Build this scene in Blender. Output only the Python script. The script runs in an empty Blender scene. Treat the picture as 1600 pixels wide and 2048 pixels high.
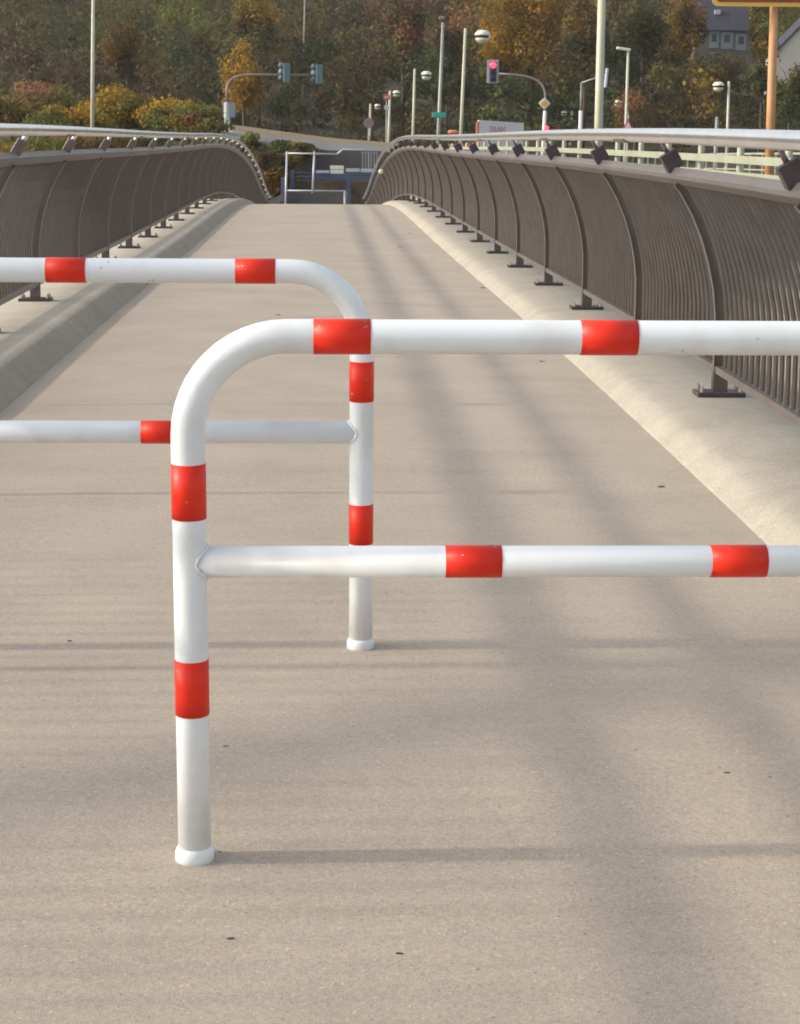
import bpy, math, random
from mathutils import Vector, Matrix
rnd = random.Random(7)
C = bpy.context.scene.collection
R = math.radians

# ------------------------------------------------------------------ camera
F = 3600.0; W_, H_ = 1600.0, 2048.0
PITCH, ROLL, CAMH = 0.2154, R(0.5), 1.341
cd = bpy.data.cameras.new('camera'); cam = bpy.data.objects.new('camera', cd); C.objects.link(cam)
bpy.context.scene.camera = cam
cd.sensor_fit = 'VERTICAL'; cd.sensor_height = 24.0; cd.lens = F / H_ * 24.0
cd.clip_start = 0.05; cd.clip_end = 3000
CM = Matrix.Rotation(R(90) - PITCH, 4, 'X') @ Matrix.Rotation(ROLL, 4, 'Z')
cam.matrix_world = Matrix.Translation((0, 0, CAMH)) @ CM
CR = CM.to_3x3()
def at(x, y, D):
    """world point seen at photo pixel (x, y), D metres along the view axis"""
    return Vector((0, 0, CAMH)) + CR @ Vector(((x - 800) / F * D, -(y - 1024) / F * D, -D))

# ------------------------------------------------------------------ light
SUN_EL, SUN_DIR = R(25.6), R(3.4)
w = bpy.data.worlds.new('World'); bpy.context.scene.world = w; w.use_nodes = True
nt = w.node_tree; sky = nt.nodes.new('ShaderNodeTexSky'); sky.sky_type = 'NISHITA'; sky.sun_disc = False
sky.sun_elevation = SUN_EL; sky.sun_rotation = R(270 - 3.4); sky.dust_density = 3.0; sky.air_density = 1.2; sky.ozone_density = 1.0
bg = nt.nodes['Background']; bg.inputs['Strength'].default_value = 0.15
hz_ = nt.nodes.new('ShaderNodeHueSaturation'); hz_.inputs['Saturation'].default_value = .42   # veiled autumn sky
nt.links.new(sky.outputs[0], hz_.inputs['Color']); nt.links.new(hz_.outputs[0], bg.inputs[0])
sl = bpy.data.lights.new('sun', 'SUN'); sl.energy = 1.6; sl.angle = R(1.5); sl.color = (1.0, 0.88, 0.70)
so = bpy.data.objects.new('sun', sl); C.objects.link(so)
sd = Vector((math.cos(SUN_EL) * math.cos(SUN_DIR), math.cos(SUN_EL) * math.sin(SUN_DIR), -math.sin(SUN_EL)))
so.rotation_euler = sd.to_track_quat('-Z', 'Y').to_euler(); so.location = (-30, 0, 30)
vs = bpy.context.scene.view_settings
vs.view_transform = 'Standard'; vs.look = 'None'; vs.gamma = 1; vs.exposure = 0.74
bpy.context.scene.cycles.max_bounces = 6
bpy.context.scene.cycles.filter_width = 1.9

# ------------------------------------------------------------------ materials
def mat(name, col, rough=0.6, metal=0.0, var=0.0, vscale=5.0, bump=0.0, bscale=40.0, spec=0.5, col2=None, coat=0, emit=None, estr=0):
    m = bpy.data.materials.new(name); m.use_nodes = True; n = m.node_tree; b = n.nodes['Principled BSDF']
    b.inputs['Base Color'].default_value = (*col, 1); b.inputs['Roughness'].default_value = rough
    b.inputs['Metallic'].default_value = metal; b.inputs['Specular IOR Level'].default_value = spec
    b.inputs['Coat Weight'].default_value = coat
    tc = n.nodes.new('ShaderNodeTexCoord')
    if var > 0 or col2:
        no = n.nodes.new('ShaderNodeTexNoise'); no.inputs['Scale'].default_value = vscale; no.inputs['Detail'].default_value = 6
        n.links.new(tc.outputs['Object'], no.inputs['Vector'])
        mr = n.nodes.new('ShaderNodeMapRange'); mr.inputs[1].default_value = .3; mr.inputs[2].default_value = .7
        n.links.new(no.outputs[0], mr.inputs[0])
        mx = n.nodes.new('ShaderNodeMix'); mx.data_type = 'RGBA'; n.links.new(mr.outputs[0], mx.inputs[0])
        c2 = col2 or tuple(c * (1 + var) for c in col); c1 = col if col2 else tuple(c * (1 - var) for c in col)
        mx.inputs[6].default_value = (*c1, 1); mx.inputs[7].default_value = (*c2, 1)
        n.links.new(mx.outputs[2], b.inputs['Base Color'])
    if bump > 0:
        n2 = n.nodes.new('ShaderNodeTexNoise'); n2.inputs['Scale'].default_value = bscale; n2.inputs['Detail'].default_value = 4
        n.links.new(tc.outputs['Object'], n2.inputs['Vector'])
        bp = n.nodes.new('ShaderNodeBump'); bp.inputs['Strength'].default_value = bump; bp.inputs['Distance'].default_value = .01
        n.links.new(n2.outputs[0], bp.inputs['Height']); n.links.new(bp.outputs[0], b.inputs['Normal'])
    if emit:
        b.inputs['Emission Color'].default_value = (*emit, 1); b.inputs['Emission Strength'].default_value = estr
    return m

def deck_material(name, base, streaks=True):
    m = bpy.data.materials.new(name); m.use_nodes = True; n = m.node_tree; L = n.links; b = n.nodes['Principled BSDF']
    b.inputs['Roughness'].default_value = .85; b.inputs['Specular IOR Level'].default_value = .35
    tc = n.nodes.new('ShaderNodeTexCoord')
    def noise(scale, detail, vec=None, rough=.5):
        t = n.nodes.new('ShaderNodeTexNoise'); t.inputs['Scale'].default_value = scale; t.inputs['Detail'].default_value = detail
        t.inputs['Roughness'].default_value = rough
        L.new(vec or tc.outputs['Object'], t.inputs['Vector']); return t.outputs[0]
    def rng(src, a, b_, lo, hi):
        r = n.nodes.new('ShaderNodeMapRange'); r.inputs[1].default_value = a; r.inputs[2].default_value = b_
        r.inputs[3].default_value = lo; r.inputs[4].default_value = hi; L.new(src, r.inputs[0]); return r.outputs[0]
    def mul(a, c):
        x = n.nodes.new('ShaderNodeMath'); x.operation = 'MULTIPLY'; L.new(a, x.inputs[0]); L.new(c, x.inputs[1]); return x.outputs[0]
    grain = rng(noise(330, 4, rough=.8), .32, .68, .66, 1.34)
    mid = rng(noise(90, 5, rough=.65), .3, .7, .88, 1.12)
    blot = rng(noise(1.7, 7, rough=.6), .3, .7, .91, 1.08)
    f = mul(mul(grain, mid), blot)
    if streaks:
        mp = n.nodes.new('ShaderNodeMapping'); mp.inputs['Scale'].default_value = (.35, 9, 1); L.new(tc.outputs['Object'], mp.inputs['Vector'])
        st = rng(noise(1.6, 6, mp.outputs[0], .65), .35, .62, .975, 1.01)
        mp2 = n.nodes.new('ShaderNodeMapping'); mp2.inputs['Scale'].default_value = (.22, 2.6, 1); L.new(tc.outputs['Object'], mp2.inputs['Vector'])
        st2 = rng(noise(1.1, 3, mp2.outputs[0], .5), .3, .5, .96, 1.0)
        f = mul(mul(f, st), st2)
    else:
        f = mul(f, rng(noise(26, 5, rough=.6), .35, .65, .95, 1.03)); f = mul(f, rng(noise(5, 3, rough=.5), .35, .6, .93, 1.02))
    vf = n.nodes.new('ShaderNodeTexVoronoi'); vf.inputs['Scale'].default_value = 95; L.new(tc.outputs['Object'], vf.inputs['Vector'])
    sepc = n.nodes.new('ShaderNodeSeparateColor'); L.new(vf.outputs['Color'], sepc.inputs[0])
    inside = rng(vf.outputs['Distance'], .22, .32, 1.0, 0.0)
    tone = rng(sepc.outputs[0], .78, 1.0, 0.0, .38); tone2 = rng(sepc.outputs[1], .80, 1.0, 0.0, -.34)
    ad = n.nodes.new('ShaderNodeMath'); ad.operation = 'ADD'; L.new(tone, ad.inputs[0]); L.new(tone2, ad.inputs[1])
    fk = mul(ad.outputs[0], inside); ad2 = n.nodes.new('ShaderNodeMath'); ad2.operation = 'ADD'; L.new(fk, ad2.inputs[0]); ad2.inputs[1].default_value = 1.0
    f = mul(f, ad2.outputs[0])
    # sparse dark specks of grit
    vo = n.nodes.new('ShaderNodeTexVoronoi'); vo.inputs['Scale'].default_value = 11; L.new(tc.outputs['Object'], vo.inputs['Vector'])
    sp = rng(vo.outputs['Distance'], .035, .05, .45, 1.0)
    nz = rng(noise(3.1, 2), .5, .52, 0, 1)
    mxs = n.nodes.new('ShaderNodeMix'); L.new(nz, mxs.inputs[0]); L.new(sp, mxs.inputs[3]); mxs.inputs[2].default_value = 1.0
    f = mul(f, mxs.outputs[0])
    hue = n.nodes.new('ShaderNodeMix'); hue.data_type = 'RGBA'; L.new(rng(noise(300, 2), .35, .65, 0, 1), hue.inputs[0])
    hue.inputs[6].default_value = (base[0] * 1.05, base[1] * .95, base[2] * 1.0, 1); hue.inputs[7].default_value = (base[0] * .96, base[1] * 1.05, base[2] * .97, 1)
    vm = n.nodes.new('ShaderNodeVectorMath'); vm.operation = 'SCALE'; L.new(hue.outputs[2], vm.inputs[0]); L.new(f, vm.inputs['Scale'])
    L.new(vm.outputs[0], b.inputs['Base Color'])
    bp = n.nodes.new('ShaderNodeBump'); bp.inputs['Strength'].default_value = .5; bp.inputs['Distance'].default_value = .002
    L.new(noise(420, 3, rough=.7), bp.inputs['Height']); L.new(bp.outputs[0], b.inputs['Normal'])
    return m

def white_paint():
    m = mat('white_paint', (.80, .81, .82), rough=.38, bump=.06, bscale=90, spec=.5)
    n = m.node_tree; L = n.links; b = n.nodes['Principled BSDF']; tc = n.nodes.new('ShaderNodeTexCoord')
    a = n.nodes.new('ShaderNodeTexNoise'); a.inputs['Scale'].default_value = 7; a.inputs['Detail'].default_value = 8; L.new(tc.outputs['Object'], a.inputs['Vector'])
    r = n.nodes.new('ShaderNodeMapRange'); r.inputs[1].default_value = .52; r.inputs[2].default_value = .8; L.new(a.outputs[0], r.inputs[0])
    mx = n.nodes.new('ShaderNodeMix'); mx.data_type = 'RGBA'; L.new(r.outputs[0], mx.inputs[0])
    mx.inputs[6].default_value = (.82, .86, .89, 1); mx.inputs[7].default_value = (.66, .67, .66, 1)
    v = n.nodes.new('ShaderNodeTexVoronoi'); v.inputs['Scale'].default_value = 26; L.new(tc.outputs['Object'], v.inputs['Vector'])
    r2 = n.nodes.new('ShaderNodeMapRange'); r2.inputs[1].default_value = .05; r2.inputs[2].default_value = .075; L.new(v.outputs['Distance'], r2.inputs[0])
    a3 = n.nodes.new('ShaderNodeTexNoise'); a3.inputs['Scale'].default_value = 3.3; L.new(tc.outputs['Object'], a3.inputs['Vector'])
    r3 = n.nodes.new('ShaderNodeMapRange'); r3.inputs[1].default_value = .56; r3.inputs[2].default_value = .58; r3.inputs[3].default_value = 1; r3.inputs[4].default_value = 0; L.new(a3.outputs[0], r3.inputs[0])
    mxx = n.nodes.new('ShaderNodeMath'); mxx.operation = 'MAXIMUM'; L.new(r2.outputs[0], mxx.inputs[0]); L.new(r3.outputs[0], mxx.inputs[1])
    m2 = n.nodes.new('ShaderNodeMix'); m2.data_type = 'RGBA'; L.new(mxx.outputs[0], m2.inputs[0]); m2.inputs[6].default_value = (.33, .31, .28, 1); L.new(mx.outputs[2], m2.inputs[7])
    L.new(m2.outputs[2], b.inputs['Base Color']); return m

M = {}
M['deck'] = deck_material('deck_coating', (.428, .368, .303))
M['kerb'] = deck_material('kerb_concrete', (.40, .365, .31), False)
M['kerbshade'] = deck_material('kerb_painted_shade', (.35, .31, .255), False)  # darker kerb copy: shade of the left kerb face put into the colour
M['white'] = white_paint()
M['red'] = mat('red_reflective', (.74, .022, .010), rough=.42, spec=.35)
_n = M['red'].node_tree; _b = _n.nodes['Principled BSDF']; _tc = _n.nodes.new('ShaderNodeTexCoord')
_v = _n.nodes.new('ShaderNodeTexNoise'); _v.inputs['Scale'].default_value = 55; _v.inputs['Detail'].default_value = 5; _n.links.new(_tc.outputs['Object'], _v.inputs['Vector'])
_r = _n.nodes.new('ShaderNodeMapRange'); _r.inputs[1].default_value = .70; _r.inputs[2].default_value = .73; _n.links.new(_v.outputs[0], _r.inputs[0])
_m = _n.nodes.new('ShaderNodeMix'); _m.data_type = 'RGBA'; _n.links.new(_r.outputs[0], _m.inputs[0]); _m.inputs[6].default_value = (.78, .030, .010, 1); _m.inputs[7].default_value = (.7, .45, .42, 1); _n.links.new(_m.outputs[2], _b.inputs['Base Color'])
M['steel'] = mat('dark_painted_steel', (.122, .102, .092), rough=.45, metal=.25, var=.15, vscale=8)
M['toprail'] = mat('top_rail_steel', (.17, .15, .145), rough=.4, metal=.5, var=.12, vscale=6)
M['handrail'] = mat('brushed_steel', (.80, .79, .80), rough=.22, metal=.88, var=.06, vscale=9)
M['plate'] = mat('bracket_steel', (.065, .05, .054), rough=.5, metal=.2, var=.2, vscale=20)
M['pin'] = mat('bright_pin', (.75, .75, .74), rough=.3, metal=.6)
M['bolt'] = mat('galvanised_bolt', (.32, .30, .28), rough=.45, metal=.6)
M['cream'] = mat('pale_green_railing_paint', (.33, .35, .26), rough=.5, var=.12, vscale=3)
M['concrete'] = mat('bridge_concrete', (.36, .34, .29), rough=.85, var=.15, vscale=2, bump=.2)
M['asphalt'] = mat('asphalt', (.09, .088, .09), rough=.85, var=.2, vscale=6, bump=.2)
M['asphaltL'] = mat('worn_asphalt', (.17, .165, .16), rough=.85, var=.15, vscale=2, bump=.2)
M['ground'] = mat('leaf_litter_ground', (.035, .030, .016), rough=1, vscale=.5, col2=(.075, .06, .028))
M['verge'] = mat('dry_verge', (.16, .11, .05), rough=1, vscale=.8, col2=(.24, .18, .09))
M['paleGreen'] = mat('pale_lamp_pole', (.48, .48, .36), rough=.5, var=.08, vscale=2)
M['greyPole'] = mat('grey_pole', (.30, .32, .30), rough=.5, metal=.2, var=.1, vscale=2)
M['darkGreyPole'] = mat('weathered_mast', (.24, .22, .21), rough=.6, metal=.2, var=.1, vscale=2)
M['lampWhite'] = mat('lamp_white', (.72, .71, .62), rough=.35)
M['dark'] = mat('dark_gap', (.03, .028, .028), rough=.6)
M['signalTeal'] = mat('signal_housing_back', (.08, .15, .16), rough=.5, var=.1)
M['signalPale'] = mat('signal_board', (.45, .42, .46), rough=.5)
M['redlamp'] = mat('red_signal_light', (.6, .02, .03), rough=.3, emit=(1, .04, .08), estr=2.2)
M['offlamp'] = mat('unlit_signal_lens', (.02, .03, .06), rough=.25)
M['woodpole'] = mat('orange_brown_pole', (.46, .24, .10), rough=.55, var=.15, vscale=3)
M['signYellow'] = mat('yellow_sign_border', (.72, .45, .10), rough=.4)
M['signBrown'] = mat('red_brown_sign_face', (.16, .025, .01), rough=.4, vscale=.6, col2=(.30, .10, .015))
M['teal'] = mat('teal_sign', (.03, .34, .27), rough=.45)
M['truck'] = mat('white_trailer', (.62, .62, .64), rough=.4, var=.04)
M['truckred'] = mat('faded_red_lettering', (.52, .20, .24), rough=.5)
M['rust'] = mat('red_edge', (.35, .07, .04), rough=.5)
M['orangecar'] = mat('orange_paint', (.55, .17, .05), rough=.35)
M['glass'] = mat('window_glass', (.05, .06, .07), rough=.1)
M['tyre'] = mat('tyre_rubber', (.02, .02, .02), rough=.8)
M['gateframe'] = mat('light_grey_gate', (.46, .47, .52), rough=.4, metal=.2)
M['blue'] = mat('blue_grey_rail', (.08, .11, .20), rough=.5, var=.1)
M['bluepale'] = mat('pale_blue_beam', (.42, .48, .56), rough=.5)
M['brownwall'] = mat('brown_brush_wall', (.16, .11, .065), rough=.9, vscale=3, col2=(.10, .08, .06))
M['greywall'] = mat('weathered_wall', (.115, .105, .10), rough=.9, vscale=2, col2=(.085, .08, .085), bump=.3)
M['slate'] = mat('slate_roof', (.032, .032, .050), rough=.7, var=.25, vscale=2.5)
M['render'] = mat('grey_house_render', (.16, .14, .125), rough=.9, var=.1)
M['whiteRender'] = mat('white_house_render', (.60, .56, .49), rough=.9, var=.04)
M['winframe'] = mat('window_frame_white', (.22, .26, .28), rough=.5)
M['bark'] = mat('bark', (.10, .075, .05), rough=.95, var=.3, vscale=4)
M['birch'] = mat('pale_birch_bark', (.30, .26, .22), rough=.9, var=.3, vscale=3)
M['pink'] = mat('pink_red_sign', (.45, .10, .12), rough=.5)
M['signwhite'] = mat('sign_white', (.65, .65, .66), rough=.45)
M['signyel'] = mat('priority_yellow', (.70, .42, .04), rough=.45)
M['signgrey'] = mat('sign_back_grey', (.22, .27, .30), rough=.5)
M['signblue'] = mat('sign_blue', (.06, .08, .25), rough=.5)
M['leafscrap'] = mat('dry_leaf', (.09, .06, .035), rough=.9)

# ------------------------------------------------------------------ mesh builder
class MB:
    def __init__(s): s.v = []; s.f = []; s.sm = []
    def add(s, vs, fs, smooth=False):
        o = len(s.v); s.v += [tuple(v) for v in vs]; s.f += [tuple(i + o for i in f) for f in fs]; s.sm += [smooth] * len(fs); return s
    def box(s, c, size, rot=None):
        hx, hy, hz = [a / 2 for a in size]; c = Vector(c)
        vs = [Vector((x * hx, y * hy, z * hz)) for x in (-1, 1) for y in (-1, 1) for z in (-1, 1)]
        if rot: vs = [rot @ v for v in vs]
        return s.add([c + v for v in vs], [(0, 1, 3, 2), (4, 6, 7, 5), (0, 4, 5, 1), (2, 3, 7, 6), (0, 2, 6, 4), (1, 5, 7, 3)])
    def bbox(s, c, size, rot=None, b=.004):
        # box with chamfered vertical and horizontal edges (three crossed slabs hull-like rings)
        hx, hy, hz = [a / 2 for a in size]; c = Vector(c)
        pts = []
        rings = [(hz - 0, b), (hz - b, 0), (-hz + b, 0), (-hz, b)]
        for z, i in rings:
            x, y = hx - i, hy - i
            for p in ((x, y - b), (x - b, y), (-x + b, y), (-x, y - b), (-x, -y + b), (-x + b, -y), (x - b, -y), (x, -y + b)):
                pts.append(Vector((p[0], p[1], z)))
        fs = [tuple(range(8)), tuple(reversed(range(24, 32)))]
        for r in range(3):
            for k in range(8):
                a, d = r * 8 + k, r * 8 + (k + 1) % 8
                fs.append((a, a + 8, d + 8, d))
        if rot: pts = [rot @ p for p in pts]
        return s.add([c + p for p in pts], fs)
    def tube(s, path, r, n=12, caps=True, smooth=True, closed=False):
        path = [Vector(p) for p in path]; rs = r if isinstance(r, (list, tuple)) else [r] * len(path)
        T = []
        for i in range(len(path)):
            a = path[max(i - 1, 0)]; b = path[min(i + 1, len(path) - 1)]; T.append((b - a).normalized())
        up = Vector((0, 0, 1)) if abs(T[0].z) < .9 else Vector((0, 1, 0))
        N = (up - T[0] * up.dot(T[0])).normalized(); vs = []; fs = []
        for i, p in enumerate(path):
            N = (N - T[i] * N.dot(T[i])).normalized(); B = T[i].cross(N)
            for k in range(n):
                a = 2 * math.pi * k / n; vs.append(p + (N * math.cos(a) + B * math.sin(a)) * rs[i])
        for i in range(len(path) - 1):
            for k in range(n):
                k2 = (k + 1) % n; fs.append((i * n + k, i * n + k2, (i + 1) * n + k2, (i + 1) * n + k))
        s.add(vs, fs, smooth)
        if caps:
            o = len(s.v) - len(vs)
            s.f.append(tuple(o + k for k in reversed(range(n)))); s.sm.append(False)
            s.f.append(tuple(o + (len(path) - 1) * n + k for k in range(n))); s.sm.append(False)
        return s
    def strip(s, path, prof, side, closed=True):
        """sweep 2-D profile [(a,b)] along path; side(i) gives axes A,B"""
        n = len(prof); vs = []; fs = []
        for i, p in enumerate(path):
            A, B = side(i)
            for a, b in prof: vs.append(Vector(p) + A * a + B * b)
        m = n if closed else n - 1
        for i in range(len(path) - 1):
            for k in range(m):
                k2 = (k + 1) % n; fs.append((i * n + k, i * n + k2, (i + 1) * n + k2, (i + 1) * n + k))
        if closed:
            fs.append(tuple(reversed(range(n)))); fs.append(tuple((len(path) - 1) * n + k for k in range(n)))
        return s.add(vs, fs)
    def lathe(s, c, prof, n=20, rot=None, smooth=True):
        vs = []; fs = []
        for r, z in prof:
            for k in range(n):
                a = 2 * math.pi * k / n; v = Vector((r * math.cos(a), r * math.sin(a), z)); vs.append(Vector(c) + (rot @ v if rot else v))
        for i in range(len(prof) - 1):
            for k in range(n):
                k2 = (k + 1) % n; fs.append((i * n + k, i * n + k2, (i + 1) * n + k2, (i + 1) * n + k))
        fs.append(tuple(reversed(range(n)))); fs.append(tuple((len(prof) - 1) * n + k for k in range(n)))
        return s.add(vs, fs, smooth)
    def poly(s, pts, th):
        """flat polygon pts (list of Vector) extruded by vector th"""
        n = len(pts); pts = [Vector(p) for p in pts]; th = Vector(th)
        return s.add(pts + [p + th for p in pts], [tuple(reversed(range(n))), tuple(range(n, 2 * n))] + [(k, (k + 1) % n, (k + 1) % n + n, k + n) for k in range(n)])
    def build(s, name, m, parent=None, origin=None):
        me = bpy.data.meshes.new(name)
        o = Vector(origin) if origin is not None else Vector((0, 0, 0))
        me.from_pydata([Vector(v) - o for v in s.v], [], s.f); me.polygons.foreach_set('use_smooth', s.sm); me.update()
        for mm in (m if isinstance(m, list) else [m]): me.materials.append(mm)
        ob = bpy.data.objects.new(name, me); C.objects.link(ob); ob.location = o
        if parent:
            ob.parent = parent; ob.matrix_parent_inverse = parent.matrix_basis.inverted()
        return ob

def tag(o, label=None, cat=None, group=None, kind=None):
    for k, v in (('label', label), ('category', cat), ('group', group), ('kind', kind)):
        if v: o[k] = v
    return o
def thing(name, loc, label, cat, group=None):
    o = bpy.data.objects.new(name, None); o.location = loc; o.empty_display_size = .2; C.objects.link(o)
    return tag(o, label, cat, group)
def copy_tree(o, parent=None):
    c = o.copy(); C.objects.link(c)
    if parent: c.parent = parent; c.matrix_parent_inverse = o.matrix_parent_inverse
    for ch in [x for x in o.children]: copy_tree(ch, c)
    return c

# ------------------------------------------------------------------ bridge frame
PHI, CC = 0.0458, -0.066
KN = [-12, -4, 0, 8, 14, 20, 26, 32, 38, 44, 50, 56, 62, 68]
KZ = [0, 0, 0, 0, -.058, -.134, -.195, -.262, -.425, -.750, -1.26, -1.965, -2.55, -2.9]
def _spline(kn, kz):
    n = len(kn); h = [kn[i + 1] - kn[i] for i in range(n - 1)]
    a = [0] * n; b = [1] * n; c = [0] * n; d = [0] * n
    for i in range(1, n - 1):
        a[i] = h[i - 1]; b[i] = 2 * (h[i - 1] + h[i]); c[i] = h[i]; d[i] = 6 * ((kz[i + 1] - kz[i]) / h[i] - (kz[i] - kz[i - 1]) / h[i - 1])
    for i in range(1, n):
        m_ = a[i] / b[i - 1]; b[i] -= m_ * c[i - 1]; d[i] -= m_ * d[i - 1]
    Mm = [0] * n; Mm[-1] = d[-1] / b[-1]
    for i in range(n - 2, -1, -1): Mm[i] = (d[i] - c[i] * Mm[i + 1]) / b[i]
    def f(s):
        s = min(max(s, kn[0]), kn[-1]); i = 0
        while i < n - 2 and s > kn[i + 1]: i += 1
        A = kn[i + 1] - s; B = s - kn[i]; H = h[i]
        return (Mm[i] * A ** 3 + Mm[i + 1] * B ** 3) / (6 * H) + (kz[i] / H - Mm[i] * H / 6) * A + (kz[i + 1] / H - Mm[i + 1] * H / 6) * B
    return f
prof = _spline(KN, KZ)
cP, sP = math.cos(PHI), math.sin(PHI)
AX = Vector((-sP, cP, 0)); LX = Vector((cP, sP, 0)); UP = Vector((0, 0, 1))
def BP(t, s, dz=0.0): t += CC; return Vector((t * cP - s * sP, t * sP + s * cP, prof(s) + dz))
def srange(a, b, st):
    n = max(1, int(round((b - a) / st))); return [a + (b - a) * i / n for i in range(n + 1)]
S0, S1 = -6.0, 64.0
SS = srange(S0, 4, 1.0) + srange(4.5, S1, .5)

def sweep_open(mb, prof2, smooth=False):
    n = len(prof2); vs = []; fs = []
    for s in SS:
        for t, z in prof2: vs.append(BP(t, s, z))
    for i in range(len(SS) - 1):
        for k in range(n - 1): fs.append((i * n + k, i * n + k + 1, (i + 1) * n + k + 1, (i + 1) * n + k))
    mb.add(vs, fs, smooth); return mb

WD = 1.51
# deck as one slab (walking surface, sides, underside)
d = MB(); sweep_open(d, [(-WD - .02, -.012), (-WD + .3, -.006), (-.75, .0), (0, .0), (.75, .0), (WD + .02, 0)], True)
dk = tag(d.build('path', M['deck']), kind='structure')
def kerb_prof(sg):
    w = [(0.0, -.02), (0.0, .002), (.012, .010), (.032, .030), (.058, .052), (.085, .068), (.115, .078), (.17, .086), (.24, .0905), (.27, .091), (.64, .091), (.66, .075), (.66, -.45), (-.3, -.45)]
    if sg < 0: w = [(-.10, -.03), (-.10, -.012), (-.08, .0), (-.055, .018), (-.03, .045), (-.005, .075), (.03, .098), (.07, .110), (.12, .112), (.22, .108), (.64, .106), (.66, .09), (.66, -.45), (-.3, -.45)]
    return [(sg * (WD + a), b) for a, b in w]
for sg in (-1, 1):
    m_ = MB(); sweep_open(m_, kerb_prof(sg), True)
    o = tag(m_.build('kerb', [M['kerb'], M['kerbshade']]), kind='structure')
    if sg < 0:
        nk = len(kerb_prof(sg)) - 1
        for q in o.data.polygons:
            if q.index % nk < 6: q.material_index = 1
    # keep flat parts crisp
u = MB(); sweep_open(u, [(-1.95, -.44), (-1.3, -.75), (1.3, -.75), (1.95, -.44)])
tag(u.build('bridge_deck', M['concrete']), kind='structure')

# ------------------------------------------------------------------ curved railings
XF = 1.927
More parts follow.
